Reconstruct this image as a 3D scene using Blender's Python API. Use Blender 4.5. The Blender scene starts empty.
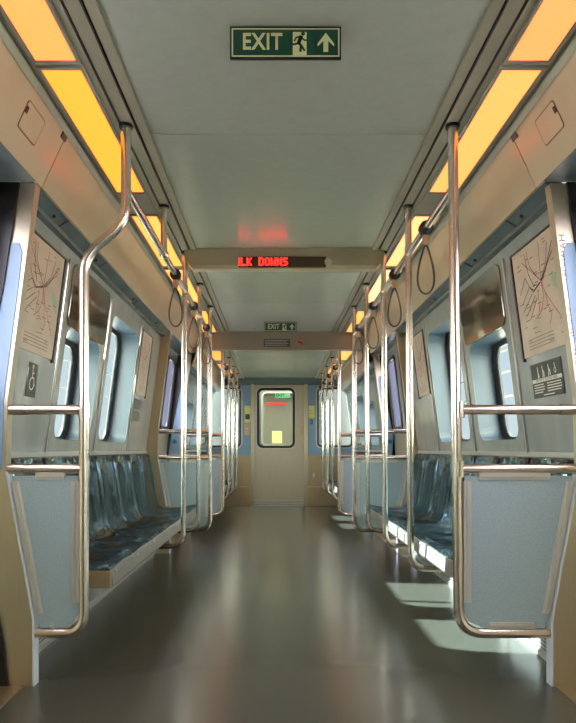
import bpy, bmesh, math, random
from mathutils import Vector, Matrix
random.seed(7)
C = bpy.context.scene.collection
K = 1.143            # depth scale of the car
PI = math.pi

# ------------------------------------------------------------------ camera
cd = bpy.data.cameras.new('camera'); cam = bpy.data.objects.new('camera', cd); C.objects.link(cam)
cam.location = (-0.048, 0, 0.886); cam.rotation_euler = (PI/2, 0, 0)
cd.sensor_fit = 'HORIZONTAL'; cd.sensor_width = 36; cd.lens = 40.0
cd.shift_x = 0.01997; cd.shift_y = 0.1519; cd.clip_start = 0.02
bpy.context.scene.camera = cam
# ------------------------------------------------------------------ world, sun, exposure
sc = bpy.context.scene
sc.view_settings.view_transform = 'Standard'; sc.view_settings.look = 'None'
sc.view_settings.exposure = 0.0; sc.view_settings.gamma = 1
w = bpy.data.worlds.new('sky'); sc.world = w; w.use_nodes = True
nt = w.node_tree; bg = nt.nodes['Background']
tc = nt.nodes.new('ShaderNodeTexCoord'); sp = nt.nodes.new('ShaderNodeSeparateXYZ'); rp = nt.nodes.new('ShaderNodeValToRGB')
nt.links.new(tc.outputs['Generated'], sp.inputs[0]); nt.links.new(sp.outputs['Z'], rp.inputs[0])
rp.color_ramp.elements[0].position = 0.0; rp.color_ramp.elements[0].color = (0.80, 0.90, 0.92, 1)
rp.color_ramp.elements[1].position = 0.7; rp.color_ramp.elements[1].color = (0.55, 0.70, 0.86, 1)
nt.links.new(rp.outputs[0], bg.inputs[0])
# sky kept dim ahead; boosted abeam, overhead and behind to light the interior
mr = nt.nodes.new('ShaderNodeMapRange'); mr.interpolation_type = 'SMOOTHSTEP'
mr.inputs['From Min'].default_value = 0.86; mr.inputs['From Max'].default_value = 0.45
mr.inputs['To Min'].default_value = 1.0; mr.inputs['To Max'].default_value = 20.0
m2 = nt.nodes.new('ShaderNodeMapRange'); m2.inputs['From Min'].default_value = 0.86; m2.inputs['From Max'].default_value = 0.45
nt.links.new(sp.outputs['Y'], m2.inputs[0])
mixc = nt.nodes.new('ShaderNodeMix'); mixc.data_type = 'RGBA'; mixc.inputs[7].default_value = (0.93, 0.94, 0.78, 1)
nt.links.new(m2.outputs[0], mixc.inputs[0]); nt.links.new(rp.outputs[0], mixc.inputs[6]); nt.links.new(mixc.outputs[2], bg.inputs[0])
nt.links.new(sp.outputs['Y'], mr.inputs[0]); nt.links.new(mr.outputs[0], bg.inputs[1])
sd = bpy.data.lights.new('sun', 'SUN'); so = bpy.data.objects.new('sun', sd); C.objects.link(so)
sd.energy = 38.0; sd.color = (0.88, 1.0, 1.0); sd.angle = 0.012
so.rotation_euler = Vector((1.95, -0.33, -1.0)).to_track_quat('-Z', 'Y').to_euler()
so.location = (-10, 2, 6)

# ------------------------------------------------------------------ materials
def lin(c):
    return tuple(((v/255)/12.92 if v/255 <= 0.04045 else ((v/255+0.055)/1.055)**2.4) for v in c) + (1,)
def mat(name, rgb, rough=0.5, metal=0.0, var=0.0, vscale=6, stretch=(1,1,1), bump=0.0, bscale=60, rvar=0.0, rgb2=None, spec=None, coat=0):
    m = bpy.data.materials.new(name); m.use_nodes = True
    t = m.node_tree; b = t.nodes['Principled BSDF']
    b.inputs['Base Color'].default_value = lin(rgb); b.inputs['Roughness'].default_value = rough
    b.inputs['Metallic'].default_value = metal
    if spec is not None: b.inputs['Specular IOR Level'].default_value = spec
    if coat: b.inputs['Coat Weight'].default_value = coat; b.inputs['Coat Roughness'].default_value = 0.08
    tcn = t.nodes.new('ShaderNodeTexCoord'); mp = t.nodes.new('ShaderNodeMapping'); mp.inputs['Scale'].default_value = stretch
    t.links.new(tcn.outputs['Object'], mp.inputs[0])
    nz = t.nodes.new('ShaderNodeTexNoise'); nz.inputs['Scale'].default_value = vscale; nz.inputs['Detail'].default_value = 6
    t.links.new(mp.outputs[0], nz.inputs[0])
    if var or rgb2:
        r = t.nodes.new('ShaderNodeValToRGB'); r.color_ramp.elements[0].position = .3; r.color_ramp.elements[1].position = .7
        c = lin(rgb); d = lin(rgb2) if rgb2 else tuple(min(1, v*(1+var)) for v in c[:3])+(1,)
        r.color_ramp.elements[0].color = c if rgb2 else tuple(v*(1-var) for v in c[:3])+(1,)
        r.color_ramp.elements[1].color = d
        t.links.new(nz.outputs[0], r.inputs[0]); t.links.new(r.outputs[0], b.inputs['Base Color'])
    if rvar:
        mr = t.nodes.new('ShaderNodeMapRange'); mr.inputs['To Min'].default_value = max(0, rough-rvar); mr.inputs['To Max'].default_value = rough+rvar
        mr.inputs['From Min'].default_value = .3; mr.inputs['From Max'].default_value = .7
        t.links.new(nz.outputs[0], mr.inputs[0]); t.links.new(mr.outputs[0], b.inputs['Roughness'])
    if bump:
        n2 = t.nodes.new('ShaderNodeTexNoise'); n2.inputs['Scale'].default_value = bscale; n2.inputs['Detail'].default_value = 3
        t.links.new(mp.outputs[0], n2.inputs[0])
        bp = t.nodes.new('ShaderNodeBump'); bp.inputs['Strength'].default_value = bump; bp.inputs['Distance'].default_value = .01
        t.links.new(n2.outputs[0], bp.inputs['Height']); t.links.new(bp.outputs[0], b.inputs['Normal'])
    return m
def emit(name, rgb, s):
    m = bpy.data.materials.new(name); m.use_nodes = True; t = m.node_tree; b = t.nodes['Principled BSDF']
    b.inputs['Base Color'].default_value = (.02,.02,.02,1)
    b.inputs['Emission Color'].default_value = lin(rgb); b.inputs['Emission Strength'].default_value = s
    return m
def glass(name, tint=(1,1,1)):
    m = bpy.data.materials.new(name); m.use_nodes = True; t = m.node_tree; t.nodes.remove(t.nodes['Principled BSDF'])
    o = t.nodes['Material Output']; tr = t.nodes.new('ShaderNodeBsdfTransparent'); tr.inputs[0].default_value = tint+(1,)
    g = t.nodes.new('ShaderNodeBsdfGlossy'); g.inputs['Roughness'].default_value = .03
    lw = t.nodes.new('ShaderNodeLayerWeight'); lw.inputs[0].default_value = .5
    pw = t.nodes.new('ShaderNodeMath'); pw.operation = 'POWER'; pw.inputs[1].default_value = 5; t.links.new(lw.outputs['Facing'], pw.inputs[0])
    f = t.nodes.new('ShaderNodeMath'); f.operation = 'MULTIPLY_ADD'; f.inputs[1].default_value = .35; f.inputs[2].default_value = .03; t.links.new(pw.outputs[0], f.inputs[0]); mx = t.nodes.new('ShaderNodeMixShader')
    t.links.new(f.outputs[0], mx.inputs[0]); t.links.new(tr.outputs[0], mx.inputs[1]); t.links.new(g.outputs[0], mx.inputs[2])
    t.links.new(mx.outputs[0], o.inputs[0]); return m
M = dict(
  floor=mat('floor_vinyl', (80,80,71), .21, 0, var=.05, vscale=160),
  ceil=mat('ceiling_laminate', (156,159,145), .25, 0, var=.03, vscale=30, bump=.03, bscale=120),
  cream=mat('cream_panel', (192,176,148), .14, 0, var=.04, vscale=4, bump=.03, bscale=8),
  wall=mat('grey_wall_laminate', (146,149,144), .12, 0, var=.10, vscale=5, stretch=(1,2,.6), bump=.10, bscale=7),
  dark=mat('dark_grey_panel', (92,102,102), .25, 0, var=.12, vscale=6, bump=.1, bscale=10),
  blue=mat('pale_blue_liner', (126,156,186), .35, 0, var=.04),
  steel=mat('brushed_steel', (192,182,160), .40, 1, var=.03, vscale=3, stretch=(30,30,1), rvar=.02),
  reveal=mat('sky_tinted_reveal', (72,88,102), .35, 0, var=.04),  # white plastic reveals; the blue of sky light put into their colour
  chan=mat('light_aluminium_channel', (190,190,180), .35, .2, var=.04),
  fascia=mat('bench_fascia', (150,148,140), .35, .5, var=.04),
  led2=emit('dim_red_led', (255,40,36), 2.2),
  steelh=mat('polished_panel', (165,158,145), .10, 1, var=.05, vscale=6, bump=.12, bscale=5),
  rail=mat('satin_tube', (210,198,184), .24, 1, var=.03, vscale=20),
  alu=mat('aluminium_trim', (196,194,188), .35, .7, var=.04, vscale=20),
  trim=mat('grey_trim', (150,143,122), .38, .2, var=.05, vscale=10),
  tan=mat('tan_steel', (186,164,132), .34, .75, var=.04, vscale=2.5, stretch=(14,14,1), rvar=.03),
  panel=mat('speckled_grey_laminate', (142,160,166), .42, 0, rgb2=(156,174,178), vscale=160),
  seat=mat('blue_seat_shell', (124,154,164), .08, .92, var=.12, vscale=4, bump=.9, bscale=6),
  black=mat('black_rubber', (14,15,16), .4, 0, var=.1),
  slot=mat('black_slot', (8,8,8), .7, 0, var=.1),
  white=mat('white_enamel', (198,206,212), .35, 0, var=.03),
  paper=mat('map_paper', (200,182,160), .45, 0, rgb2=(186,170,150), vscale=12),
  green=mat('sign_green', (14,66,50), .4, 0, var=.05),
  lum=mat('photoluminescent_cream', (206,200,150), .5, 0, var=.02),
  sticker=mat('dark_green_sticker', (44,54,46), .4, 0, var=.05),
  ink=mat('white_ink', (225,220,205), .5, 0, var=.02),
  red=mat('red_ink', (190,80,64), .5, 0, var=.05),
  brown=mat('brown_ink', (120,84,62), .5, 0, var=.1),
  dk=mat('dark_ink', (50,44,40), .5, 0, var=.1),
  sage=mat('pale_green_ink', (160,176,150), .5, 0, var=.05),
  yellow=mat('yellow_sticker', (222,214,120), .5, 0, var=.05),
  teal=mat('teal_button', (20,120,140), .3, 0, var=.05),
  cord=mat('dark_cord', (60,48,38), .35, 0, var=.1),
  ribbed=mat('ribbed_grey_body', (84,88,87), .45, 0, var=.03),
  ground=mat('pale_concrete', (205,200,190), .9, 0, rgb2=(190,186,176), vscale=3),
  glass=glass('window_glass', (.93,.97,.98)), tint=glass('door_glass', (.70,.68,.80)),
  lens=mat('smoked_lens', (70,52,38), .2, 0, var=.05),
  led=emit('red_led', (255,24,20), 15.0),
  gexit=emit('lit_green_sign', (120,210,140), 1.2),
)
def perforated():
    m = mat('perforated_metal', (150,150,144), .5, .4); t = m.node_tree; b = t.nodes['Principled BSDF']
    tcn = t.nodes.new('ShaderNodeTexCoord'); mp = t.nodes.new('ShaderNodeMapping'); mp.inputs['Scale'].default_value = (0,1,1)
    v = t.nodes.new('ShaderNodeTexVoronoi'); v.inputs['Scale'].default_value = 60; v.inputs['Randomness'].default_value = 0
    r = t.nodes.new('ShaderNodeValToRGB'); r.color_ramp.elements[0].position = .33; r.color_ramp.elements[1].position = .38
    r.color_ramp.elements[0].color = (.01,.01,.01,1); r.color_ramp.elements[1].color = lin((165,165,160))
    t.links.new(tcn.outputs['Object'], mp.inputs[0]); t.links.new(mp.outputs[0], v.inputs[0])
    t.links.new(v.outputs['Distance'], r.inputs[0]); t.links.new(r.outputs[0], b.inputs['Base Color']); return m
M['perf'] = perforated()

# ------------------------------------------------------------------ helpers
def link(name, me, m, parent=None, smooth=False):
    o = bpy.data.objects.new(name, me); C.objects.link(o)
    if m is not None:
        me.materials.clear(); me.materials.append(M[m] if isinstance(m, str) else m)
    if parent: o.parent = parent
    if smooth:
        for p in me.polygons: p.use_smooth = True
    return o
def thing(name, label, cat, loc=(0,0,0), group=None):
    o = bpy.data.objects.new(name, None); C.objects.link(o); o.location = loc; o.empty_display_size = .05
    o['label'] = label; o['category'] = cat
    if group: o['group'] = group
    return o
def tag(o, label, cat, group=None):
    o['label'] = label; o['category'] = cat
    if group: o['group'] = group
    return o
def struct(o): o['kind'] = 'structure'; return o
class B:
    """collects shapes given in world coordinates; made() links ONE mesh, moved into its parent's frame"""
    def __init__(s): s.bm = bmesh.new()
    def box(s, x0, x1, y0, y1, z0, z1, bev=0):
        r = bmesh.ops.create_cube(s.bm, size=1)
        vs = r['verts']
        for v in vs:
            v.co = Vector(((x0+x1)/2+v.co.x*(x1-x0), (y0+y1)/2+v.co.y*(y1-y0), (z0+z1)/2+v.co.z*(z1-z0)))
        if bev:
            es = list({e for v in vs for e in v.link_edges})
            bmesh.ops.bevel(s.bm, geom=es, offset=bev, segments=2, affect='EDGES', profile=.5)
        return s
    def prism(s, pts, a, b, f):
        """closed 2D profile between a and b; f(u,v,t)->world"""
        n = len(pts); A = [s.bm.verts.new(f(u,v,a)) for u,v in pts]; Bv = [s.bm.verts.new(f(u,v,b)) for u,v in pts]
        s.bm.faces.new(A); s.bm.faces.new(Bv[::-1])
        for i in range(n): s.bm.faces.new((A[i], Bv[i], Bv[(i+1)%n], A[(i+1)%n]))
        return s
    def tube(s, pts, r, seg=12, cap=True, closed=False):
        pts = [Vector(p) for p in pts]; rings = []; n = len(pts); up = None
        for i, p in enumerate(pts):
            if closed: d = (pts[(i+1)%n]-pts[i-1]).normalized()
            else: d = (pts[min(i+1,n-1)]-pts[max(i-1,0)]).normalized()
            if up is None: up = Vector((0,1,0)) if abs(d.y) < .9 else Vector((0,0,1))
            up = (up - d*up.dot(d)).normalized(); sd_ = d.cross(up)
            rr = r[i] if isinstance(r, (list,tuple)) else r
            rings.append([s.bm.verts.new(p + (up*math.cos(a)+sd_*math.sin(a))*rr) for a in [2*PI*k/seg for k in range(seg)]])
        for i in range(n if closed else n-1):
            a, b = rings[i], rings[(i+1)%n]
            for k in range(seg): s.bm.faces.new((a[k], a[(k+1)%seg], b[(k+1)%seg], b[k]))
        if cap and not closed: s.bm.faces.new(rings[0][::-1]); s.bm.faces.new(rings[-1])
        return s
    def quad(s, *p):
        s.bm.faces.new([s.bm.verts.new(v) for v in p]); return s
    def ball(s, c, r, sx=1, sy=1, sz=1):
        g = bmesh.ops.create_uvsphere(s.bm, u_segments=16, v_segments=10, radius=r)
        for v in g['verts']: v.co = Vector(c) + Vector((v.co.x*sx, v.co.y*sy, v.co.z*sz))
        return s
    def made(s, name, m, parent=None, smooth=False):
        bmesh.ops.recalc_face_normals(s.bm, faces=s.bm.faces)
        me = bpy.data.meshes.new(name)
        if parent:
            off = Vector(parent.location)
            if parent.parent: off = off + Vector(parent.parent.location)
            bmesh.ops.translate(s.bm, verts=s.bm.verts, vec=-off)
        s.bm.to_mesh(me); s.bm.free()
        if smooth:
            for p in me.polygons: p.use_smooth = True
            try: me.set_sharp_from_angle(angle=math.radians(40))
            except Exception: pass
        return link(name, me, m, parent)
def bend(pts, r, n=6):
    """round the corners of a polyline"""
    pts = [Vector(p) for p in pts]; out = [pts[0]]
    for i in range(1, len(pts)-1):
        a, b, c = pts[i-1], pts[i], pts[i+1]
        d1 = (a-b); d2 = (c-b); k = min(r, d1.length*.49, d2.length*.49)
        p, q = b+d1.normalized()*k, b+d2.normalized()*k
        for j in range(n+1):
            t = j/n; out.append(p*(1-t)**2 + b*2*t*(1-t) + q*t*t)
    out.append(pts[-1]); return out
def rrect(u0, v0, u1, v1, r, n=6):
    o = []
    for cx, cy, a0 in ((u1-r,v1-r,0),(u0+r,v1-r,PI/2),(u0+r,v0+r,PI),(u1-r,v0+r,1.5*PI)):
        for k in range(n+1):
            a = a0+PI/2*k/n; o.append((cx+r*math.cos(a), cy+r*math.sin(a)))
    return o
def plate(outer, holes, t, f):
    """flat plate with holes; f(u,v,w)->world, w in -t/2..t/2. returns mesh"""
    cu = bpy.data.curves.new('tmp', 'CURVE'); cu.dimensions = '2D'; cu.fill_mode = 'BOTH'; cu.extrude = t/2
    for loop in [outer]+holes:
        sp_ = cu.splines.new('POLY'); sp_.points.add(len(loop)-1)
        for p, (u, v) in zip(sp_.points, loop): p.co = (u, v, 0, 1)
        sp_.use_cyclic_u = True
    o = bpy.data.objects.new('tmp', cu); me = bpy.data.meshes.new_from_object(o)
    bpy.data.objects.remove(o); bpy.data.curves.remove(cu)
    for v in me.vertices: v.co = Vector(f(v.co.x, v.co.y, v.co.z))
    b = bmesh.new(); b.from_mesh(me); bmesh.ops.remove_doubles(b, verts=b.verts, dist=1e-5); bmesh.ops.recalc_face_normals(b, faces=b.faces); b.to_mesh(me); b.free()
    return me
def shifted(me, parent):
    for v in me.vertices: v.co -= Vector(parent.location)
    return me
def text_mesh(txt, size, f, bold=0, sx=1.0, align='CENTER'):
    cu = bpy.data.curves.new('tmp', 'FONT'); cu.body = txt; cu.size = size; cu.align_x = align; cu.align_y = 'CENTER'
    cu.offset = bold; cu.space_character = 1.08; cu.resolution_u = 3
    o = bpy.data.objects.new('tmp', cu); me = bpy.data.meshes.new_from_object(o)
    bpy.data.objects.remove(o); bpy.data.curves.remove(cu)
    for v in me.vertices: v.co = Vector(f(v.co.x*sx, v.co.y, 0))
    return me
def ribbon(b, pts, wd, f, w=0):
    pts = [Vector((p[0],p[1])) for p in pts]
    for a, c in zip(pts, pts[1:]):
        d = (c-a); 
        if d.length < 1e-6: continue
        n = Vector((-d.y, d.x)).normalized()*wd/2; e = d.normalized()*wd*.3
        b.quad(*[f(p.x, p.y, w) for p in (a-n-e, c-n+e, c+n+e, a+n-e)])

# profile of the car
def W(z): return 1.15 - .13*(z-.886)
Dp = [(0,1.12),(.8,1.20),(1.07,1.18),(2.16,1.05)]
Jp = [(0,.962),(.25,.962),(.80,1.062),(1.07,1.055),(1.877,.950)]
def interp(P, z):
    for (a,x),(b,y) in zip(P, P[1:]):
        if z <= b: return x+(y-x)*(z-a)/(b-a)
    return P[-1][1]
Dw = lambda z: interp(Dp, z)
J0 = lambda z: interp(Jp, z)
J = J0
def jside(s): return lambda z: J0(z)+(.022 if s > 0 else -.004)
YA, Y2, Y3, Y4, YB, YC = [v*K for v in (2.106,2.806,3.461,4.12,4.77,5.90)]
Y7, Y8, Y9, YE = [v*K for v in (6.64,7.34,8.04,8.74)]
Y0, YR = .93*K, -1.6*K
# ------------------------------------------------------------------ structure
b = B(); b.box(-1.3, 1.3, YR, YE+.05, -.05, 0); struct(b.made('floor', 'floor'))
b = B(); b.box(-25, 30, -30, 45, -1.3, -1.2); struct(b.made('ground', 'ground'))
b = B(); b.box(-1.2, 1.2, YR, YE+.04, 2.15, 2.19); struct(b.made('roof', 'trim'))
b = B(); b.box(-1.25, 1.25, YR-.05, YR, 0, 2.19); struct(b.made('wall_rear', 'wall'))
# ceiling panels with seams
CZ = 2.116
ys = [-1.6, .2, 2.19, 3.43]
def ceil_run(name, segs, z, hw=.54):
    b = B()
    for a, c in segs:
        b.box(-hw, hw, a*K+.002, c*K-.002, z, z+.02)
    b.box(-hw, hw, segs[0][0]*K, segs[-1][1]*K, z+.02, z+.03)
    return struct(b.made(name, 'ceil'))
ceil_run('ceiling', [(-1.6,.2),(.2,2.19),(2.19,3.45),(3.45,4.75),(4.75,5.86)], CZ)
ceil_run('ceiling.001', [(5.95,6.9),(6.9,7.85),(7.85,8.74)], 1.985)
n_trim = [0]
def trimname(): n_trim[0] += 1; return 'trim_%d' % n_trim[0]
def long_profile(pts, y0, y1, s, m):
    b = B(); b.prism([(s*u, v) for u, v in pts], y0, y1, lambda u, v, t: (u, t, v)); return struct(b.made(trimname(), m))
def side_top(s, y0, y1, dz):
    # ceiling edge trims and slots
    z = CZ - .012 - dz
    for u0, u1 in ((.54,.573),(.585,.628),(.638,.666)):
        long_profile([(u0,z),(u1,z),(u1,z+.03),(u0,z+.03)], y0, y1, s, 'trim')
    long_profile([(.56,z+.014),(.655,z+.014),(.655,z+.05),(.56,z+.05)], y0, y1, s, 'slot')
    # trims outside of the light
    long_profile([(.812,z+.002),(.826,z-.004),(.826,z+.03),(.812,z+.03)], y0, y1, s, 'trim')
    long_profile([(.830,z+.004),(.850,z-.022),(.856,z-.012),(.836,z+.02)], y0, y1, s, 'trim')
    long_profile([(.824,z+.006),(.866,z+.006),(.866,z+.03),(.824,z+.03)], y0, y1, s, 'trim')
def cream(s, y0, y1, zlow, dz, m='cream'):
    z1 = 2.088-dz; x1 = .852; xl = .852+(2.088-(zlow+dz))*.46
    o = long_profile([(x1,z1),(xl,zlow),(xl+.012,zlow),(x1+.03,z1+.02)], y0, y1, s, m); return xl
gaps = [YR, Y0, YA-.02, YB+.0, YC, YE]
for s in (-1, 1):
    side_top(s, YR, YC-.04, 0); side_top(s, YC+.05, YE, .131)
    for (y0, y1, zl, dz) in ((YR, Y0, 1.886, 0), (Y0, 2.14*K, 1.886, 0), (2.14*K+.006, YB, 1.886, 0), (YB, YC-.04, 1.886, 0), (YC+.05, YE, 1.77, .131)):
        xl = cream(s, y0, y1, zl, dz)
    # dark cove and moulding along the window bays
    for (y0, y1, dz) in ((YR, Y0, 0), (YA, YB-.03, 0), (YC+.05, YE, .09)):
        zs = 1.848-dz; xa = W(zs)
        long_profile([(xa,zs),(.947,1.893-dz),(.98,1.92-dz),(xa+.02,zs)], y0, y1, s, 'dark')
        long_profile([(xa-.028,zs-.012),(xa-.028,zs+.006),(xa-.012,zs+.016),(xa+.01,zs+.012),(xa+.01,zs-.012)], y0, y1, s, 'dark')
    # soffit over the doorways
    for (y0, y1) in ((Y0, YA-.02), (YB, YC)):
        long_profile([(.947,1.884),(1.12,1.878),(1.12,1.90),(.947,1.90)], y0, y1, s, 'dark')

# side walls with window holes, per window bay
wins = [((2.745,3.27),(.935,1.49)), ((3.43,4.07),(.935,1.715))]
wn = [0]; gn = [0]
def bay(s, y0, y1, wlist, side):
    f = lambda u, v, t: (s*(W(v)+t+.004), u, v)
    holes = [rrect(a*K, zz[0], c*K, zz[1], .07) for (a,c),zz in wlist]
    me = plate([(y0,.80),(y1,.80),(y1,2.15),(y0,2.15)], holes, .006, f)
    o = struct(link('wall_'+side, me, 'wall'))
    b = B(); xx = W(.8)
    b.box(min(s*xx,s*(xx+.01)), max(s*xx,s*(xx+.01)), y0, y1, 0, .80)
    b.made('lower_panel', 'wall', o)
    for (a,c),zz in wlist:
        wn[0] += 1
        y_a, y_c = a*K, c*K
        h0 = rrect(y_a, zz[0], y_c, zz[1], .07); h1 = rrect(y_a-.01, zz[0]+.0, y_c-.005, zz[1]-.005, .09); h2 = rrect(y_a+.012, zz[0]+.018, y_c-.075, zz[1]-.03, .08)
        root = struct(B().box(0,0.001,0,0.001,0,0.001).made('tmp', 'blue')) if False else None
        bb = B(); n = len(h0)
        A = [bb.bm.verts.new(f(u,v,0)) for u,v in h0]; D = [bb.bm.verts.new(f(u,v,.135)) for u,v in h1]
        for i in range(n): bb.bm.faces.new((A[i],A[(i+1)%n],D[(i+1)%n],D[i]))
        root = struct(bb.made('window_%d' % wn[0], 'reveal'))
        g = link('gasket', plate(h1, [h2], .02, lambda u,v,t: f(u,v,.13+t)), 'black', root)
        link('glass', plate(h2, [], .004, lambda u,v,t: f(u,v,.13+t)), 'glass', root)
        # bright sill line of sash
    return o
for s, side in ((-1,'left'),(1,'right')):
    bay(s, YR, Y0, [((-1.0,-.4),(.935,1.715)), ((-.2,.4),(.935,1.715))], side)
    bay(s, YA, YB, wins, side)
    bay(s, YC, YE+.04, [((6.5,7.0),(.935,1.45)), ((7.2,7.8),(.935,1.60))], side)
    # polished insert above the first window
    f = lambda u, v, t: (s*(W(v)+t-.004), u, v)
    o = struct(link(trimname(), plate(rrect(2.72*K,1.49,3.30*K,1.795,.045), [], .012, f), 'steelh'))
    # slim vertical seams
    for yv in (2.66, 3.35, 4.10):
        struct(link(trimname(), plate([(yv*K,.86),(yv*K+.012,.86),(yv*K+.012,1.79),(yv*K,1.79)], [], .008, f), 'alu'))
    # sill ledge over the seats
    for y0, y1 in ((YA+.03, YB-.03), (YC+.03, YE)):
        long_profile([(1.146,.872),(1.17,.876),(1.17,.852),(1.146,.850)], y0, y1, s, 'alu')
    # kick panel (heater cover) under seats
    for y0, y1 in ((YA+.03, YB-.02), (YC+.03, YE)):
        o = long_profile([(1.09,.0),(1.09,.40),(1.155,.40),(1.155,0)], y0, y1, s, 'perf')
        long_profile([(1.078,.0),(1.078,.02),(1.09,.03),(1.09,0)], y0, y1, s, 'alu')

# doorways: door leaves
dn = [0]
def door(s, y0, y1):
    ym = (y0+y1)/2
    for a, c in ((y0, ym-.004), (ym+.004, y1)):
        dn[0] += 1
        f = lambda u, v, t: (s*(Dw(v)+t), u, v)
        wz0, wz1 = 1.075, 1.80
        hole = rrect(a+.08, wz0, c-.08, wz1, .07); inner = rrect(a+.115, wz0+.035, c-.115, wz1-.035, .05)
        b = B()
        for z0, z1 in ((0,.8),(.8,1.07)):
            b.prism([(s*Dw(z0),z0),(s*Dw(z1),z1),(s*(Dw(z1)+.03),z1),(s*(Dw(z0)+.03),z0)], a, c, lambda u,v,t:(u,t,v))
        root = struct(b.made('door_%d' % dn[0], 'steel'))
        link('upper_leaf', plate([(a,1.07),(c,1.07),(c,2.15),(a,2.15)], [hole], .02, lambda u,v,t: f(u,v,.01+t)), 'wall', root)
        link('gasket', plate(hole, [inner], .03, lambda u,v,t: f(u,v,.005+t)), 'black', root)
        link('glass', plate(inner, [], .004, lambda u,v,t: f(u,v,.008+t)), 'tint', root)
        bb = B(); e = c if c < ym+.003 else a
        bb.box(min(s*1.15,s*1.165), max(s*1.15,s*1.165), e-.006, e+.006, .02, 1.9)
    b = B(); b.box(min(s*.99,s*1.13), max(s*.99,s*1.13), y0, y1, .0, .006); struct(b.made(trimname(), 'tan'))
for s in (-1, 1):
    door(s, Y0, YA); door(s, YB, YC)

# door jambs
jn = 0
def jamb(s, y0, y1, face, panel=True):
    """face: -1 when the doorway lies towards the camera, +1 beyond"""
    J = jside(s)
    zs = [0,.25,.5,.80,1.07,1.5,1.877]
    pts = [(s*J(z), z) for z in zs] + [(s*(Dw(z)+.02), z) for z in zs[::-1]]
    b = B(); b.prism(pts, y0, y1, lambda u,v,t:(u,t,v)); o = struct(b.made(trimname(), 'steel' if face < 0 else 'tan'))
    # pale side strip on the aisle edge
    b = B(); pts = [(s*(J(z)-.006), z) for z in zs[:4]] + [(s*(J(z)+.001), z) for z in zs[:4][::-1]]
    b.prism(pts, y0-.001, y1+.001, lambda u,v,t:(u,t,v)); b.made('side_strip', 'white', o)
    yf = y0 if face < 0 else y1
    zz = [.81,.95,1.07,1.3,1.5,1.62,1.655]; ins = [.012,.012,.012,.012,.012,.014,.03]
    pts = [(s*(J(z)+i+.002), z) for z, i in zip(zz, ins)] + [(s*(Dw(z)-.004), z) for z in zz[::-1]]
    b = B(); b.prism(pts, yf+face*.004, yf, lambda u,v,t:(u,t,v)); b.made('blue_liner', 'blue', o)
    sl = [(0,.088),(.15,.102),(.32,.120),(.81,.128),(1.07,.095),(1.5,.066),(1.877,.058)]
    pts = [(s*(J(z)+q), z) for z, q in sl] + [(s*(Dw(z)+.001), z) for z, q in sl[::-1]]
    b = B(); b.prism(pts, yf+face*.012, yf, lambda u,v,t:(u,t,v)); b.made('door_seal', 'black', o)
    if panel:
        xc = s*(J(.965)+.062)
        b = B(); b.tube([(xc, yf, .965), (xc, yf+face*.02, .965), (xc, yf+face*.026, .965)], [.024,.024,.018], 20)
        bt = b.made('door_button', 'teal', o, True)
    return o
for s in (-1, 1):
    jamb(s, Y0-.05, Y0, 1); jamb(s, YA-.02, YA+.025, -1)
    jamb(s, YB-.03, YB+.02, 1, False); jamb(s, YC-.01, YC+.04, -1)

# bulkhead between the high and the low ceiling
b = B(); b.prism([(-1.02,1.80),(-.95,1.90),(-.86,1.925),(.86,1.925),(.95,1.90),(1.02,1.80),(1.02,2.15),(-1.02,2.15)], 5.86*K, 5.95*K, lambda u,v,t:(u,t,v))
bulk = struct(b.made('trim_bulkhead', mat('bulkhead_tan', (124,114,94), .3, 0, var=.04)))
# beam that carries the display
b = B(); yb = 3.43*K
b.prism([(yb,CZ+.004),(yb+.01,CZ-.100),(yb+.03,CZ-.118),(yb+.10,CZ-.118),(yb+.15,CZ+.004)], -.565, .565, lambda u,v,t:(t,u,v))
mb = mat('beam_tan', (160,146,120), .3, 0, var=.04); beam = struct(b.made('trim_beam', mb))
for s in (-1,1):
    b = B(); b.prism([(s*.565,CZ-.002),(s*.565,CZ-.118),(s*.60,CZ-.08),(s*.615,CZ-.012)], yb+.004, yb+.14, lambda u,v,t:(u,t,v)); b.made('end_cap', mb, beam)

# end wall
def fy(y): return lambda u, v, t: (u, y+t, v)
hl = [rrect(-1.13,.915,-.60,1.845,.07), rrect(.585,.915,1.14,1.845,.07)]
outer = [(-1.25,0),(-.42,0),(-.42,1.90),(.415,1.90),(.415,0),(1.25,0),(1.25,2.15),(-1.25,2.15)]
ew = struct(link('wall_end', plate(outer, hl, .04, fy(YE+.02)), 'blue'))
for i, (x0, x1) in enumerate(((-1.13,-.60),(.585,1.14))):
    wn[0] += 1
    h1 = rrect(x0,.915,x1,1.845,.07); h2 = rrect(x0+.028,.943,x1-.028,1.817,.05)
    root = struct(link('window_%d' % wn[0], plate(h1, [h2], .05, fy(YE+.015)), 'black'))
    link('glass', plate(h2, [], .004, fy(YE+.02)), 'glass', root)
    link('sash', plate(rrect(x0-.02,.895,x1+.02,1.865,.085), [h1], .01, fy(YE-.004)), 'alu', root)
# lower tan panels with a step
for x0, x1 in ((-1.1,-.445),(.44,1.1)):
    b = B(); b.box(x0, x1, YE-.02, YE, .02, .79, .004); o = struct(b.made(trimname(), 'tan'))
    b = B(); b.box(x0, x1, YE-.10, YE-.02, .0, .30, .006); b.made('step_box', 'tan', o)
    xa = -.70 if x0 < 0 else .50
    b = B(); b.box(xa, xa+.16, YE-.026, YE-.02, .36, .70, .004); b.made('access_cover', 'tan', o)
    if x0 > 0:
        b = B(); b.ball((.53,YE-.03,.47),.02,1,.6,2); b.made('latch', 'alu', o, True)
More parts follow.
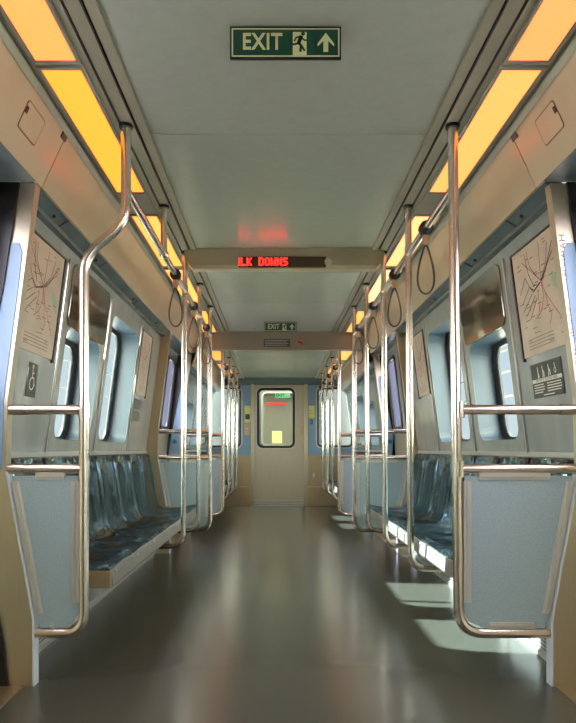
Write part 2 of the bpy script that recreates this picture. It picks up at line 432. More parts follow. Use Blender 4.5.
# posts
for x0, x1 in ((-.445,-.396),(.389,.44)):
    b = B(); b.box(x0, x1, YE-.05, YE+.02, 0, 1.90, .004); struct(b.made(trimname(), 'steel'))
b = B(); b.prism([(YE-.16,1.99),(YE-.10,1.90),(YE+.0,1.885),(YE+.0,2.0)], -1.05, 1.05, lambda u,v,t:(t,u,v)); struct(b.made(trimname(), 'dark'))
b = B(); b.box(-.40, .395, YE-.03, YE-.005, .03, .045); struct(b.made(trimname(), 'alu'))
# end door
dn[0] += 1
gask = rrect(-.353,.90,.241,1.84,.09); gin = rrect(-.315,.938,.203,1.802,.065)
ed = struct(link('door_%d' % dn[0], plate([(-.42,.005),(.415,.005),(.415,1.92),(-.42,1.92)], [gask], .03, fy(YE+.01)), mat('door_steel',(184,172,152),.42,.5,var=.04,vscale=3,stretch=(20,1,1))))
link('gasket', plate(gask, [gin], .045, fy(YE+.005)), 'black', ed)
link('sash', plate(rrect(-.368,.885,.256,1.855,.10), [gask], .006, fy(YE-.008)), 'alu', ed)
link('glass', plate(gin, [], .004, fy(YE+.01)), 'glass', ed)
b = B(); b.box(.30,.365,YE-.03,YE-.006,1.10,1.24,.006); h = b.made('handle', 'tan', ed)
b = B(); b.box(-.40,.393,YE-.012,YE-.004,.075,.095); b.made('kick_strip','alu',ed)

# the next car, seen through the end windows
YN = YE+.55
b = B()
wn_h = rrect(-.27,.96,.31,1.80,.07)
o = struct(link('wall_neighbour_car', plate([(-1.4,-.3),(1.4,-.3),(1.4,2.5),(-1.4,2.5)], [wn_h], .04, fy(YN)), 'ribbed'))
b = B()
for k in range(14):
    z = 1.0+k*.065
    for x0, x1 in ((-1.38,-.50),(.50,1.38)): b.box(x0, x1, YN-.026, YN-.02, z, z+.03)
b.made('ribs', 'ribbed', o)
link('gasket', plate(rrect(-.30,.93,.34,1.83,.09), [wn_h], .02, fy(YN-.03)), 'trim', o)
b = B(); b.box(-1.1,1.1,YN+.1,YN+4,-.02,0); b.made('floor_panel','floor',o)
b = B(); b.box(-1.1,1.1,YN+.1,YN+4,2.1,2.12); b.made('ceiling_panel','ceil',o)
b = B(); b.box(-1.12,-1.1,YN+.1,YN+4,0,2.1); b.made('side_panel','wall',o)
b = B(); b.box(1.1,1.12,YN+.1,YN+4,0,2.1); b.made('side_panel','wall',o)
b = B(); b.box(-1.1,1.1,YN+4,YN+4.02,0,2.1); b.made('rear_panel','ceil',o)
for x in (-.8, .66):
    b = B(); b.box(x,x+.14,YN+.2,YN+3.8,2.085,2.098); b.made('light_strip', emit('neighbour_lamp',(255,240,215),30), o)

# ------------------------------------------------------------------ ceiling lights
def light(s, a, c, dz, rgb, st, label):
    z = CZ-.02-dz; y0, y1 = a*K, c*K; x0, x1 = .668, .808
    t = thing('ceiling_light', label, 'light', (s*.738, (y0+y1)/2, z), 'luminaires along the ceiling edges')
    f = lambda u, v, w_: (s*u, v, z+.012+w_)
    b = B(); b.box(min(s*x0,s*x1), max(s*x0,s*x1), y0+.01, y1-.01, z+.006, z+.012); b.made('diffuser', emit('diffuser_glow', rgb, st), t)
    link('frame', shifted(plate([(x0-.006,y0),(x1+.004,y0),(x1+.004,y1),(x0-.006,y1)], [[(x0+.004,y0+.012),(x1-.006,y0+.012),(x1-.006,y1-.012),(x0+.004,y1-.012)]], .02, lambda u,v,w_:(s*u,v,z+.008+w_)), t), 'trim', t)
    b = B(); b.box(min(s*(x0-.004),s*x1), max(s*(x0-.004),s*x1), y0, y1, z+.02, z+.045); b.made('housing', 'trim', t)
ORD = {0:'nearest the camera', 1:'second from the camera', 2:'third from the camera', 3:'fourth from the camera', 4:'last before the bulkhead'}
segs = [(.60,1.762),(1.776,2.66),(2.90,3.73),(3.77,4.66),(4.90,5.82)]
Lcol = [(255,132,62),(255,140,38),(255,150,62),(255,156,70),(255,148,54)]
Rcol = [(255,140,74),(255,152,76),(255,176,110),(255,190,134),(255,160,76)]
for s, side, cols in ((-1,'left',Lcol),(1,'right',Rcol)):
    for i, (a, c) in enumerate(segs):
        light(s, a, c, 0, cols[i], 2.35 if s < 0 else 2.05, 'amber ceiling light panel on the %s edge, %s' % (side, ORD[i]))
    light(s, 6.02, 6.85, .131, cols[4], 1.95, 'amber ceiling light panel on the %s edge, first beyond the bulkhead' % side)
    light(s, 7.1, 8.3, .131, cols[4], 1.95, 'amber ceiling light panel on the %s edge, farthest, by the end wall' % side)
    light(s, -1.2, .2, 0, cols[0], 1.95, 'amber ceiling light panel on the %s edge, behind the viewer' % side)
# trims filling gaps between lights
for s in (-1,1):
    for a, c, dz in ((2.655,2.895,0),(4.665,4.895,0),(6.86,7.09,.131),(8.31,8.7,.131),(.21,.59,0)):
        z = CZ-.02-dz; b = B(); b.box(min(s*.662,s*.812), max(s*.662,s*.812), a*K, c*K, z+.004, z+.03); struct(b.made(trimname(),'trim'))

# ------------------------------------------------------------------ benches
def seat_meshes(s, y0, y1):
    prof = [(.712,.385),(.706,.400),(.712,.414),(.735,.420),(.78,.410),(.86,.396),(.94,.392),(1.00,.396),(1.035,.415),(1.052,.450),(1.064,.52),(1.076,.60),(1.090,.70),(1.104,.79),(1.112,.832),(1.122,.845),(1.136,.846)]
    def sheet(pr, kind):
        bm = bmesh.new(); NT = 18; grid = []
        for i, (x, z) in enumerate(pr):
            a = pr[max(i-1,0)]; c = pr[min(i+1,len(pr)-1)]
            n = Vector((-(c[1]-a[1]), (c[0]-a[0]))).normalized()     # towards the sitter / up
            fade = min(1, (i if kind == 'pan' else 3)/4, ((len(pr)-1-i) if kind == 'back' else 4)/4)
            row = []
            for j in range(NT+1):
                t = -1+2*j/NT; h = (.016*min(1,abs(t)/.82)**5 - .020*max(0,math.cos(t*PI/2)) - (.026*max(0,abs(t)-.82)/.18))*fade*(1 if kind == 'back' else .6)
                tp = .94-.10*max(0, (i-len(pr)+5)/4)**2 if kind == 'back' else .985
                row.append(bm.verts.new((s*(x+n.x*h), (y0+y1)/2+(y1-y0)*.5*t*(tp if kind == 'pan' or i > 1 else .985), z+n.y*h*(0 if (kind == 'back' and i > len(pr)-6) else 1))))
            grid.append(row)
        for i in range(len(grid)-1):
            for j in range(NT): bm.faces.new((grid[i][j],grid[i][j+1],grid[i+1][j+1],grid[i+1][j]))
        g = bmesh.ops.solidify(bm, geom=bm.faces[:], thickness=.004)
        return bm
    return sheet(prof[:10], 'pan'), sheet(prof[8:], 'back')
def bench(s, y0, y1, n, label, nearcap=True):
    t = thing('bench', label, 'bench', (s*.9, (y0+y1)/2, 0), None)
    p = (y1-y0)/n
    for k in range(n):
        for bm, nm in zip(seat_meshes(s, y0+k*p, y0+(k+1)*p), ('seat_pan','seat_back')):
            b = B(); b.bm.free(); b.bm = bm; o = b.made(nm, 'seat', t, True)
            for pl in o.data.polygons: pl.use_smooth = True
    b = B(); b.prism([(s*.702,.335),(s*.696,.345),(s*.700,.405),(s*.715,.405),(s*.715,.345),(s*.76,.335)], y0, y1, lambda u,v,tt:(u,tt,v)); b.made('fascia', 'fascia', t)
    b = B(); b.prism([(s*1.075,.42),(s*1.150,.842),(s*1.160,.842),(s*1.10,.42)], y0, y1, lambda u,v,tt:(u,tt,v)); b.made('dark_gap_sheet', 'black', t)  # added black sheet that makes the gaps between seat backs dark
    b = B()
    b.box(min(s*.715,s*1.08), max(s*.715,s*1.08), y0, y1, .345, .372); b.made('frame', 'steel', t)
    for yy in (y0-.012, y1):
        b = B(); b.box(min(s*.702,s*1.07), max(s*.702,s*1.07), yy, yy+.012, .335, .405, .003); b.made('end_cap', 'tan', t)
    for k in range(1, 4):
        yy = y0+(y1-y0)*k/4
        b = B(); b.prism([(s*.76,.345),(s*1.09,.345),(s*1.09,.16),(s*1.05,.16)], yy-.02, yy+.02, lambda u,v,tt:(u,tt,v)); b.made('bracket', 'steel', t)
    for k in range(n):
        for q in (-.4,.4):
            b = B(); b.ball((s*.696, y0+(k+.5+q)*p, .395), .006); b.made('fascia_bolt', 'alu', t)
    return t
bench(-1, 2.22*K, 4.72*K, 7, 'long bench of glossy blue steel seats along the near left wall')
bench(1, 2.22*K, 4.72*K, 7, 'long bench of glossy blue steel seats along the near right wall')
bench(-1, 6.02*K, 8.6*K, 7, 'bench of glossy blue seats on the left, beyond the far doorway')
bench(1, 6.02*K, 8.6*K, 7, 'bench of glossy blue seats on the right, beyond the far doorway')

# ------------------------------------------------------------------ windscreens (draught screens)
def screen(s, y, xt, xl, bendit, ztop, label, n=1):
    t = thing('draught_screen', label, 'partition', (s*xl, y, 0), 'draught screens beside the doorways')
    J = jside(s); xj = J(.2)-.004
    if bendit: path = [(s*xt,y,ztop),(s*xt,y,1.739),(s*xl,y,1.612),(s*xl,y,.194),(s*xj,y,.194)]
    else: path = [(s*xt,y,ztop),(s*xl,y,.194),(s*xj,y,.194)]
    b = B()
    pp = bend(path[:-2], .09) if bendit else path[:-2]
    pts = bend(path, .075 if bendit else .095, 8)
    b.tube(pts, .0190, 16); b.made('pole', 'rail', t, True)
    b = B(); b.tube([(s*xt,y,ztop-.012),(s*xt,y,ztop+.002)], .026, 16); b.made('ceiling_flange', 'black', t)
    for z in (1.034, .811):
        b = B(); xe = J(z)-.002
        b.tube([(s*xl,y,z),(s*(xe-.02),y,z),(s*xe,y,z)], .0185, 14); a = b.made('arm_rail', 'rail', t, True)
        b = B(); b.tube([(s*(xe-.06),y,z),(s*(xe-.003),y,z)], .0205, 14); b.made('sleeve', 'rail', a, True)
        b = B(); b.tube([(s*(xl),y,z-.03),(s*xl,y,z+.03)], .0215, 14); b.made('tee_collar', 'rail', a, True)
    # panel
    J2 = lambda z: J(z)-.014
    xi = xl+.022
    pts = [(s*xi,.785),(s*J2(.785),.785),(s*J2(.5),.5),(s*J2(.26),.26),(s*(J2(.26)-.01),.214),(s*(xi+.07),.214),(s*(xi+.02),.235),(s*(xi-.004),.28),(s*(xi-.004),.33)]
    b = B(); b.prism(pts, y-.005, y+.005, lambda u,v,tt:(u,tt,v)); b.made('panel', 'panel', t)
    for nm, q in (('inner_channel', [(s*(xi-.006),.765),(s*(xi+.022),.765),(s*(xi+.022),.31),(s*(xi-.006),.31)]),
                  ('outer_channel', [(s*(J2(.765)-.026),.765),(s*(J2(.765)+.004),.765),(s*(J2(.27)+.004),.27),(s*(J2(.27)-.026),.27)]),
                  ('top_channel', [(s*(xi+.05),.796),(s*(J2(.79)-.09),.796),(s*(J2(.79)-.09),.770),(s*(xi+.05),.770)]),
                  ('bottom_channel', [(s*(xi+.09),.236),(s*(J2(.25)-.05),.236),(s*(J2(.25)-.05),.212),(s*(xi+.09),.212)])):
        b = B(); b.prism(q, y-.010, y+.010, lambda u,v,tt:(u,tt,v)); o = b.made(nm, 'chan', t)
        c = Vector((sum(p[0] for p in q)/4, sum(p[1] for p in q)/4)); vert = 'er_' in nm
        q2 = [((p[0]-c.x)*.97+c.x, (p[1]-c.y)*.25+c.y) for p in q] if nm[:3] in ('top','bot') else [(p[0]+((q[(i^1)][0]-p[0])*.36), p[1]) for i, p in enumerate(q)]
        b = B(); b.prism(q2, y-.015, y-.010, lambda u,v,tt:(u,tt,v)); b.made('ridge', 'alu', o)
    return t
screen(-1, YA, .614, .772, True, CZ-.012, 'nearest left draught screen: grey panel under a pole with an S-bend')
screen(1, YA, .614, .638, False, CZ-.012, 'nearest right draught screen: wide grey panel on a straight steel pole')
screen(-1, YB, .614, .614, False, CZ-.012, 'left draught screen at the far end of the near bench')
screen(1, YB, .614, .614, False, CZ-.012, 'right draught screen at the far end of the near bench')
screen(-1, YC+.0, .614, .614, False, CZ-.012, 'farthest left draught screen, beyond the far doorway')
screen(1, YC+.0, .614, .614, False, CZ-.012, 'farthest right draught screen, beyond the far doorway')

# ------------------------------------------------------------------ poles and rails
def pole(s, y, ztop, label):
    t = thing('grab_pole', label, 'pole', (s*.62, y, .29), 'poles curling under the bench fronts')
    pts = bend([(s*.612,y,ztop),(s*.625,y,.285),(s*.80,y,.285),(s*.83,y,.346)], .09, 8)
    b = B(); b.tube(pts, .0165, 14); b.made('tube', 'rail', t, True)
    b = B(); b.tube([(s*.612,y,ztop-.012),(s*.612,y,ztop+.002)], .025, 14); b.made('ceiling_flange', 'black', t)
    zr = ztop-.241
    b = B(); b.tube([(s*.6135,y,zr-.035),(s*.6135,y,zr+.035)], .0195, 14); b.made('collar', 'rail', t, True)
zt, zt2 = CZ-.012, 1.985-.012
pole(1, Y2, zt, 'full-height steel pole on the right, first behind the nearest right screen')
for s, side in ((-1,'left'),(1,'right')):
    pole(s, Y3, zt, 'steel pole at the middle of the near %s bench' % side)
    pole(s, Y4, zt, 'steel pole near the far end of the near %s bench' % side)
    pole(s, Y7, zt2, 'thin distant steel pole on the %s, first beyond the bulkhead' % side)
    pole(s, Y8, zt2, 'thin distant steel pole on the %s, at the middle of the far bench' % side)
    pole(s, Y9, zt2, 'thin distant steel pole on the %s, closest to the end wall' % side)
t = thing('ceiling_hanger', 'short steel stub from the left ceiling slot holding the horizontal rail', 'pole', (-.612, Y2, zt))
b = B(); b.tube([(-.612,Y2,zt),(-.612,Y2,1.863)], .0165, 14); b.made('tube', 'rail', t, True)
b = B(); b.tube([(-.612,Y2,zt-.012),(-.612,Y2,zt+.002)], .025, 14); b.made('ceiling_flange', 'black', t)
b = B(); b.ball((-.612,Y2,1.863), .024); b.made('tee_joint', 'rail', t, True)
def hrail(s, y0, y1, z, label):
    o = B().tube([(s*.6135,y0,z),(s*.6135,y1,z)], .0165, 14).made('grab_rail', 'rail', None, True); tag(o, label, 'rail', 'horizontal rails below the lights')
def strap(s, y, z, label):
    t = thing('hanging_strap', label, 'strap', (s*.6135, y, z), 'hanging loop straps')
    x = s*.6135
    b = B(); b.tube([(x,y-.022,z),(x,y-.018,z),(x,y+.018,z),(x,y+.022,z)], [.024,.031,.031,.024], 16); b.made('clamp', 'black', t, True)
    b = B(); b.box(x-.014, x+.014, y-.012, y+.012, z-.075, z-.028, .004); b.made('bracket', 'tan', t)
    pts = []
    for k in range(28):
        a = 2*PI*k/28; r = .040*(1-math.cos(a))/2 ; 
        zz = z-.075-.215*(1-math.cos(a))/2
        xx = .040*math.sin(a)*(.35+.75*(1-math.cos(a))/2)
        pts.append((x+xx*1.15, y+.02*math.sin(a)*0, zz))
    b = B(); b.tube(pts, .0048, 8, closed=True); b.made('loop', 'cord', t, True)
for s, side in ((-1,'left'),(1,'right')):
    hrail(s, YA+(.0 if s>0 else 0), YB, 1.863, 'horizontal steel rail above the near %s bench' % side)
    hrail(s, YC, YE-.05, 1.80, 'horizontal steel rail above the far %s bench' % side)
    names = ['nearest', 'second', 'third', 'fourth']
    L = [2.48,3.14,3.83,4.52] if s > 0 else [3.14,3.83,4.52]
    for i, v in enumerate(L): strap(s, v*K, 1.863, '%s black loop strap on the near %s rail' % (names[i], side))
    for i, v in enumerate((6.3,7.0,7.7,8.3)): strap(s, v*K, 1.80, 'tiny distant loop strap on the far %s rail, %s of four' % (side, names[i]))

# ------------------------------------------------------------------ signs
def man(b, f, w):
    b_ = b
    ribbon(b_, [(.004,.016),(-.004,.000),(.004,-.010),(.002,-.026)], .007, f, w)
    ribbon(b_, [(.004,.016),(-.004,-.004)], .011, f, w)
    ribbon(b_, [(-.004,-.003),(-.014,-.006),(-.024,-.006)], .006, f, w)
    ribbon(b_, [(.004,-.008),(.014,-.024)], .006, f, w)
    ribbon(b_, [(.004,.014),(.014,.006),(.022,.006)], .005, f, w)
    ribbon(b_, [(.002,.016),(-.010,.014),(-.015,.004)], .005, f, w)
    c = [(.010+.006*math.cos(a), .025+.006*math.sin(a)) for a in [2*PI*k/12 for k in range(12)]]
    b_.bm.faces.new([b_.bm.verts.new(f(u,v,w)) for u,v in c])
def exit_sign(y, xc, zc, wd, label, parent_h=None):
    t = thing('exit_sign', label, 'sign', (xc, y, zc), 'hanging exit signs')
    h = wd/3.47; k = wd/.323
    f = lambda u, v, w_: (u*k, -w_, v*k)
    HW, HH = .1615, .0465
    def pl(nm, x0, z0, x1, z1, w_, m, par):
        b = B(); b.quad(f(x0,z0,w_), f(x1,z0,w_), f(x1,z1,w_), f(x0,z1,w_)); me = bpy.data.meshes.new(nm); b.bm.to_mesh(me); b.bm.free(); return link(nm, me, m, par)
    b = B(); b.box(xc-HW*k, xc+HW*k, y-.003, y+.006, zc-HH*k, zc+HH*k); b.made('backing', 'black', t)
    pl('border', -HW+.005, -HH+.005, HW-.005, HH-.005, .0035, 'lum', t)
    pl('field', -HW+.009, -HH+.009, HW-.009, HH-.009, .0040, 'green', t)
    me = text_mesh('EXIT', .067, lambda u,v,w_: f(u-.068, v, .0048), .0016, .80); link('lettering', me, 'lum', t)
    pc = .041
    g = pl('pictogram', pc-.020, -HH+.009, pc+.020, .030, .0045, 'lum', t)
    b = B(); man(b, lambda u,v,w_: f(u+pc, v, w_), .0052); me = bpy.data.meshes.new('m'); b.bm.to_mesh(me); b.bm.free(); link('running_figure', me, 'green', g)
    b = B(); ac = .117
    A = [(-.024,-.004),(0,.028),(.024,-.004),(.024,-.012),(.007,.004),(.007,-.028),(-.007,-.028),(-.007,.004),(-.024,-.012)]
    for q in ([A[0],A[1],A[7],A[8]], [A[1],A[2],A[3],A[4]], [A[1],A[4],A[5],A[6],A[7]]):
        b.bm.faces.new([b.bm.verts.new(f(u+ac,v,.0048)) for u,v in q])
    me = bpy.data.meshes.new('a'); b.bm.to_mesh(me); b.bm.free(); link('arrow', me, 'lum', t)
exit_sign(1.63*K, -.0217, .886+1.181, .323, 'large green EXIT sign with running man and up arrow, near the camera')
exit_sign(5.42*K, -.011, .886+1.183, .311, 'small distant green EXIT sign just before the bulkhead')

# LED display on the beam
t = thing('destination_display', 'scrolling red dot-matrix display in the ceiling beam reading LK DOWNS', 'display', (-.013, yb, CZ-.085))
yd = yb-.004
b = B(); b.box(-.281, .255, yd, yb+.02, .886+1.115, .886+1.178, .003); b.made('lens', 'lens', t)
FONT = {'L':['10000']*6+['11111'],'K':['10001','10010','10100','11000','10100','10010','10001'],'D':['11110']+['10001']*5+['11110'],
 'O':['01110']+['10001']*5+['01110'],'W':['10001','10001','10001','10101','10101','11011','10001'],'N':['10001','11001','11001','10101','10011','10011','10001'],'S':['01111','10000','10000','01110','00001','00001','11110'],' ':['00000']*7}
b = B(); px = .0058; x = -.274; z0 = .886+1.1235
pz = .0068
def dots(rows, x):
    for r, row in enumerate(rows):
        for c_, ch in enumerate(row):
            if ch == '1':
                cx = x+c_*px; cz = z0+(6-r)*pz
                b.box(cx, cx+px*.86, yd-.0015, yd, cz, cz+pz*.86)
dots(['1']*7, x-.003); x += px*1.6; b.made('cut_letter', 'led', t)
for ch in 'LK DOWNS':
    if ch != ' ':
        b = B(); dots(FONT[ch], x); b.made('red_letter', 'led', t)
    x += px*6.3
b = B(); b.tube([(.268,yb,.886+1.145),(.268,yb-.006,.886+1.145)], .022, 20); cpt = b.made('round_emblem', 'paper', t)

# notices on the bulkhead
t = tag(B().box(-.18,.094,5.86*K-.006,5.86*K,1.955,2.035).made('notice_plate','sticker'), 'dark notice plate with rows of small text on the bulkhead', 'sign')
b = B()
for k in range(4): b.box(-.17,.08-.02*(k%2),5.86*K-.008,5.86*K-.006,2.018-k*.017,2.025-k*.017)
b.made('text_lines','trim',t)
t = thing('no_smoking_sticker','round red prohibition sticker on the bulkhead, right of the dark notice','sticker',(.20,5.86*K-.004,2.0))
ring = [(.038*math.cos(2*PI*k/24),.038*math.sin(2*PI*k/24)) for k in range(24)]; rin = [(u*.72,v*.72) for u,v in ring]
fz = lambda u,v,w_: (u, w_, v)
link('red_ring', plate(ring,[rin],.003,fz),'red',t)
b = B(); ribbon(b,[(-.024,.018),(.024,-.018)],.008,lambda u,v,w_:(u,-.003,v)); ribbon(b,[(-.02,0),(.02,0)],.008,lambda u,v,w_:(u,-.002,v)); me=bpy.data.meshes.new('x'); b.bm.to_mesh(me); b.bm.free(); link('bar',me,'dk',t)
# end wall stickers
t = thing('safety_sticker','yellow and green sticker on the end wall left of the door','sticker',(-.50,YE-.004,1.44))
b = B(); b.box(-.545,-.455,YE-.004,YE,1.30,1.56); b.made('backing','yellow',t)
b = B(); b.box(-.535,-.465,YE-.006,YE-.004,1.35,1.43); b.made('green_field','green',t)
o = tag(B().box(-.545,-.46,YE-.03,YE,1.10,1.28,.005).made('intercom_box','tan'),'small tan intercom box below the yellow and green sticker','intercom')
b = B(); b.ball((-.50,YE-.03,1.2),.013); b.made('button','alu',o,True)
o = tag(B().box(.455,.545,YE-.004,YE,1.37,1.56).made('instruction_sticker','yellow'),'plain yellow sticker on the end wall right of the door','sticker')
b = B(); b.box(.47,.53,YE-.006,YE-.004,1.44,1.45); b.box(.47,.53,YE-.006,YE-.004,1.48,1.49); b.made('text_lines','sage',o)
o = tag(B().box(.485,.515,YE-.012,YE,1.27,1.34,.003).made('key_switch','black'),'little black key switch under the yellow sticker','switch')
b = B(); b.box(.50-.004,.504,YE-.016,YE-.012,1.285,1.325); b.made('slot_plate','alu',o)
# inside next car
tag(B().box(-.075,.20,YN+1.0,YN+1.02,1.81,1.90).made('exit_sign.far','gexit'),'lit green sign in the next car, seen through the end door window','sign')
tag(B().box(-.23,.10,YN+.6,YN+.62,1.655,1.69).made('display_strip','led2'),'red dot display in the next car, seen through the end door window','display')
tag(B().box(-.12,.04,YN-.03,YN-.026,.98,1.18).made('notice_sticker','yellow'),'yellow notice on the next car seen low in the end door window','sticker')

gs = bpy.data.objects['exit_sign.far']; gs.name = 'exit_sign'
link('lettering', text_mesh('EXIT', .07, lambda u,v,w_: (u+.02, YN+.998, 1.855+v), .002), 'green', gs)
# seams and screws of the dark cove panels
for s in (-1, 1):
    for yv in (2.45, 3.0, 3.75, 4.45):
        b = B(); b.prism([(s*1.020,1.853),(s*.950,1.893),(s*.950,1.888),(s*1.020,1.848)], yv*K, yv*K+.006, lambda u,v,t:(u,t,v)); struct(b.made(trimname(), 'black'))
        b = B(); b.ball((s*.985, yv*K-.10, 1.868), .009); struct(b.made(trimname(), 'black'))
# maps on the walls
def wallf(s, off): return lambda u, v, w_: (s*(W(v)-off-w_), u, v)
def route_map(s, y0, y1, z0, z1, label):
    t = thing('route_map', label, 'map', (s*W((z0+z1)/2), (y0+y1)/2, (z0+z1)/2), 'route maps on the side walls')
    f0 = wallf(s, 0); loc = Vector(t.location)
    f = lambda u, v, w_: Vector((s*(W(z0+(z1-z0)*v)-w_), y0+(y1-y0)*u, z0+(z1-z0)*v)) - loc
    link('paper', plate([(0,0),(1,0),(1,1),(0,1)], [], .003, lambda u,v,w_: f(u,v,w_+.003)), 'paper', t)
    far = .985
    b = B(); b.prism([(1,-.03),(1.03,-.03),(1.03,1.01),(1,1.01)], .0, .010, f); b.prism([(-.03,1.0),(1.03,1.0),(1.03,1.015),(-.03,1.015)], .0, .010, f); b.prism([(-.03,-.01),(0,-.01),(0,1.01),(-.03,1.01)], .0, .010, f)
    bm = b.bm; me = bpy.data.meshes.new('fr'); bmesh.ops.recalc_face_normals(bm, faces=bm.faces); bm.to_mesh(me); bm.free(); link('frame', me, 'dk', t)
    # lines; u runs away from camera
    R = lambda pts: [(1-p[0], p[1]) for p in pts] if s > 0 else pts
    X = lambda p: [(1-q[0] if s > 0 else q[0], q[1]) for q in p]
    # coordinates read left-to-right as seen by a passenger facing the map
    base = [
     ('brown', [[(.10,.60),(.18,.66),(.25,.73),(.33,.62),(.40,.56),(.55,.60),(.66,.64)], [(.35,.95),(.38,.80),(.50,.68),(.58,.62)], [(.62,.95),(.60,.80),(.58,.62)], [(.12,.50),(.32,.62)],[(.14,.43),(.36,.55)],[(.2,.38),(.42,.52)],[(.26,.33),(.46,.49)],[(.86,.80),(.58,.62)],[(.78,.90),(.72,.74),(.58,.62)]]),
     ('red', [[(.22,.88),(.36,.78),(.58,.62),(.64,.50),(.66,.38),(.72,.30)], [(.58,.62),(.60,.48),(.54,.38),(.44,.32)], [(.64,.50),(.78,.34),(.90,.22)], [(.72,.30),(.66,.22)], [(.5,.56),(.48,.36)]]),
     ('dk', [[(.30,.94),(.34,.74),(.42,.62)], [(.88,.88),(.70,.68),(.60,.62)], [(.33,.62),(.42,.57),(.56,.61)]]),
     ('sage', [[(.80,.62),(.92,.56)],[(.80,.58),(.92,.50)],[(.82,.54),(.94,.46)]])]
    for m, lines in base:
        b = B(); ff = lambda u, v, w_: f(u, v, .006 + {'brown':0,'red':.0006,'dk':.001,'sage':-.0002}[m])
        for ln in lines:
            pts = X(ln); pw = .009 if m != 'sage' else .05
            # ribbon in unit space; width corrected by aspect
            P2 = [(p[0], p[1]) for p in pts]
            ribbon(b, P2, pw, ff)
        me = bpy.data.meshes.new('l'); b.bm.to_mesh(me); b.bm.free(); link('%s_routes' % {'brown':'brown','red':'red','dk':'dark','sage':'green'}[m], me, m, t)
    b = B(); ff = lambda u, v, w_: f(u, v, .0062); rnd = random.Random(3)
    for k in range(46):
        u = rnd.uniform(.06,.86); v = rnd.uniform(.05,.95); ribbon(b, [(u,v),(u+rnd.uniform(.03,.09),v)], .007, ff)
    for k in range(4): ribbon(b, [(.3,.06+k*.03),(.85,.06+k*.03)], .006, ff)
    me = bpy.data.meshes.new('l'); b.bm.to_mesh(me); b.bm.free(); link('station_names', me, 'brown', t)
route_map(-1, 2.16*K, 2.60*K, 1.30, 1.765, 'cream transit route map on the near left wall by the doorway')
route_map(1, 2.16*K, 2.57*K, 1.30, 1.765, 'cream transit route map on the near right wall by the doorway')
route_map(-1, 4.13*K, 4.44*K, 1.30, 1.765, 'narrow-looking distant route map on the left wall past the windows')
route_map(1, 4.15*K, 4.46*K, 1.30, 1.765, 'narrow-looking distant route map on the right wall past the windows')

def sticker(name, s, y0, y1, z0, z1, label, cat='sticker'):
    t = thing(name, label, cat, (s*W((z0+z1)/2), (y0+y1)/2, (z0+z1)/2)); loc = Vector(t.location)
    f = lambda u, v, w_: Vector((s*(W(v)-w_), u, v)) - loc
    link('backing', plate([(y0,z0),(y1,z0),(y1,z1),(y0,z1)], [], .002, lambda u,v,w_: f(u,v,w_+.002)), 'sticker', t)
    return t, f
def ink(t, f, lines, wd, m='ink', name='symbol', w_=.0036):
    b = B()
    for ln in lines: ribbon(b, ln, wd, lambda u,v,q: f(u,v,w_))
    me = bpy.data.meshes.new('i'); b.bm.to_mesh(me); b.bm.free(); return link(name, me, m, t)
# wheelchair sticker
def wheel(yc, zc, k, s):
    d = 1 if s < 0 else -1
    hd = [(yc+d*(-.006+.006*math.cos(a))*k, zc+(.055+.006*math.sin(a))*k) for a in [2*PI*i/8 for i in range(9)]]
    body = [(yc-d*.006*k,zc+.046*k),(yc-d*.004*k,zc+.005*k),(yc+d*.016*k,zc+.005*k),(yc+d*.024*k,zc-.028*k),(yc+d*.032*k,zc-.026*k)]
    arm = [(yc-d*.005*k,zc+.026*k),(yc+d*.012*k,zc+.026*k)]
    wh = [(yc+d*(-.002+.026*math.cos(a))*k, zc+(-.022+.027*math.sin(a))*k) for a in [math.radians(100+26*i) for i in range(11)]]
    return [hd, body, arm, wh]
t, f = sticker('accessibility_sticker', -1, 2.385*K, 2.475*K, 1.112, 1.258, 'dark green wheelchair symbol sticker below the near left map')
ink(t, f, wheel(2.43*K, 1.19, .95, -1), .0065)
t, f = sticker('priority_seating_sticker', 1, 2.262*K, 2.53*K, 1.112, 1.262, 'dark priority seating sticker with four white figures below the near right map')
yy0, yy1 = 2.262*K, 2.53*K; wdt = yy1-yy0
def up(u): return yy1-u*wdt       # reading order left to right on the right wall
figs = []
for i, u in enumerate((.24,.40,.60)):
    c = up(u); zc = 1.222
    figs += [[(c,zc+.016),(c+.001,zc+.022)], [(c,zc+.012),(c-.002,zc-.006),(c+(.005 if i==2 else .001),zc-.024)], [(c,zc+.006),(c-.012,zc-.004),(c-.012,zc-.022)] if i else [(c,zc+.004),(c-.009,zc-.022)]]
ink(t, f, figs, .0075, name='figures')
ink(t, f, wheel(up(.80), 1.222, .36, 1), .0040, name='wheelchair_figure')
for (x_, txt, sz, z) in ((.24,'PRIORITY',.019,1.188),(.70,'SEATING',.019,1.188)):
    pass
ink(t, f, [[(up(.03),1.186),(up(.38),1.186)],[(up(.42),1.186),(up(.97),1.186)]], .016, name='white_band')
me = text_mesh('PRIORITY  SEATING AREA', .0165, lambda u,v,w_: f(up(.5)-u, 1.186+v, .0042), .0002, 1.05); link('band_lettering', me, 'sticker', t)
ls = []
rnd = random.Random(5)
for k in range(4):
    z = 1.168-k*.011; ls += [[(up(.06),z),(up(.34+rnd.uniform(0,.08)),z)], [(up(.50),z),(up(.88+rnd.uniform(0,.07)),z)]]
ls.append([(up(.35),1.121),(up(.7),1.121)])
ink(t, f, ls, .0042, name='small_print')
for i, zc in enumerate((1.225,1.135)):
    t, f = sticker('notice_sticker', -1, 4.14*K, 4.38*K, zc-.037, zc+.037, 'small dark notice under the distant left map, %s of two' % ('upper','lower')[i])
    ink(t, f, [[(4.16*K,zc+.022-k*.011),(4.36*K,zc+.022-k*.011)] for k in range(5)], .004, 'trim', 'text_lines')

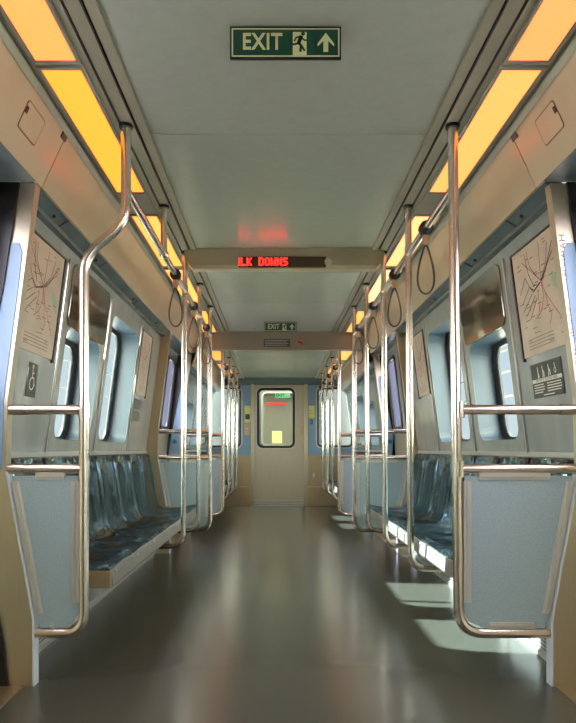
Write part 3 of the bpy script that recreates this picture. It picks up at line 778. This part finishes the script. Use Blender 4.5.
# marks scrawled on the jamb edges
def jamb_text(s, txt, zc, sz):
    y = YA-.0215; J = jside(s)
    def f(u, v, w_):
        z = zc - u; return (s*(J(z)+.018) + (-v if s > 0 else v)*1, y, z)
    me = text_mesh(txt, sz, f, .0, 1.2)
    return me
for s, words_ in ((1, (('HAWKIN',1.60),('YOUR',1.36),('WEIR',1.21))), ):
    for txt, zc in words_:
        o = link('scrawled_writing', jamb_text(s, txt, zc, .034), 'brown'); tag(o, 'dark handwritten word %s running down the near right door post' % txt, 'writing', 'scrawls on the right door post')
# access hatch and latches on the header panels
def on_cream(s, y, z, w_):
    x = .852+(2.088-z)*.46
    return Vector((s*(x-.86*w_), y, z-.5*w_))
for s, side in ((-1,'left'),(1,'right')):
    t = thing('access_hatch', 'small square access hatch with black latch in the %s header panel' % side, 'hatch', on_cream(s, 1.92*K, 2.005, 0)); loc = Vector(t.location)
    f = lambda u, v, w_: on_cream(s, u, v, w_)-loc
    o1 = rrect(1.86*K,1.96,1.99*K,2.05,.012); o2 = rrect(1.86*K+.004,1.964,1.99*K-.004,2.046,.01)
    link('seam', plate(o1, [o2], .002, lambda u,v,w_: f(u,v,w_+.001)), 'brown', t)
    link('cover', plate(o2, [], .003, lambda u,v,w_: f(u,v,w_+.001)), 'cream', t)
    b = B(); b.prism([(1.863*K,2.01),(1.875*K,2.01),(1.875*K,2.03),(1.863*K,2.03)], .002, .005, f); me = bpy.data.meshes.new('la'); b.bm.to_mesh(me); b.bm.free(); link('latch', me, 'black', t)
    b = B(); b.prism([(2.11*K,2.065),(2.15*K,2.065),(2.15*K,2.088),(2.11*K,2.088)], .0, .004, lambda u,v,w_: on_cream(s,u,v,w_)); struct(b.made(trimname(), 'black'))

# wires outside
def wire(x, z0, y0, y1, dz, r, label):
    pts = [(x, y0+(y1-y0)*k/10, z0+dz*k/10 - .15*math.sin(PI*k/10)) for k in range(11)]
    o = B().tube(pts, r, 6).made('overhead_wire', 'dk'); tag(o, label, 'wire', 'wires outside the windows')
for i in range(4): wire(6+.4*i, 2.2+i*.75, 2, 24, .3, .03, 'overhead cable outside the right windows, %s from the top' % ['lowest, fourth','third','second','topmost, first'][i])
for i in range(3): wire(-6, 2.5+i*.8, 2, 24, .3, .018, 'thin cable outside the left windows, %s' % ['lowest','middle','topmost'][i])
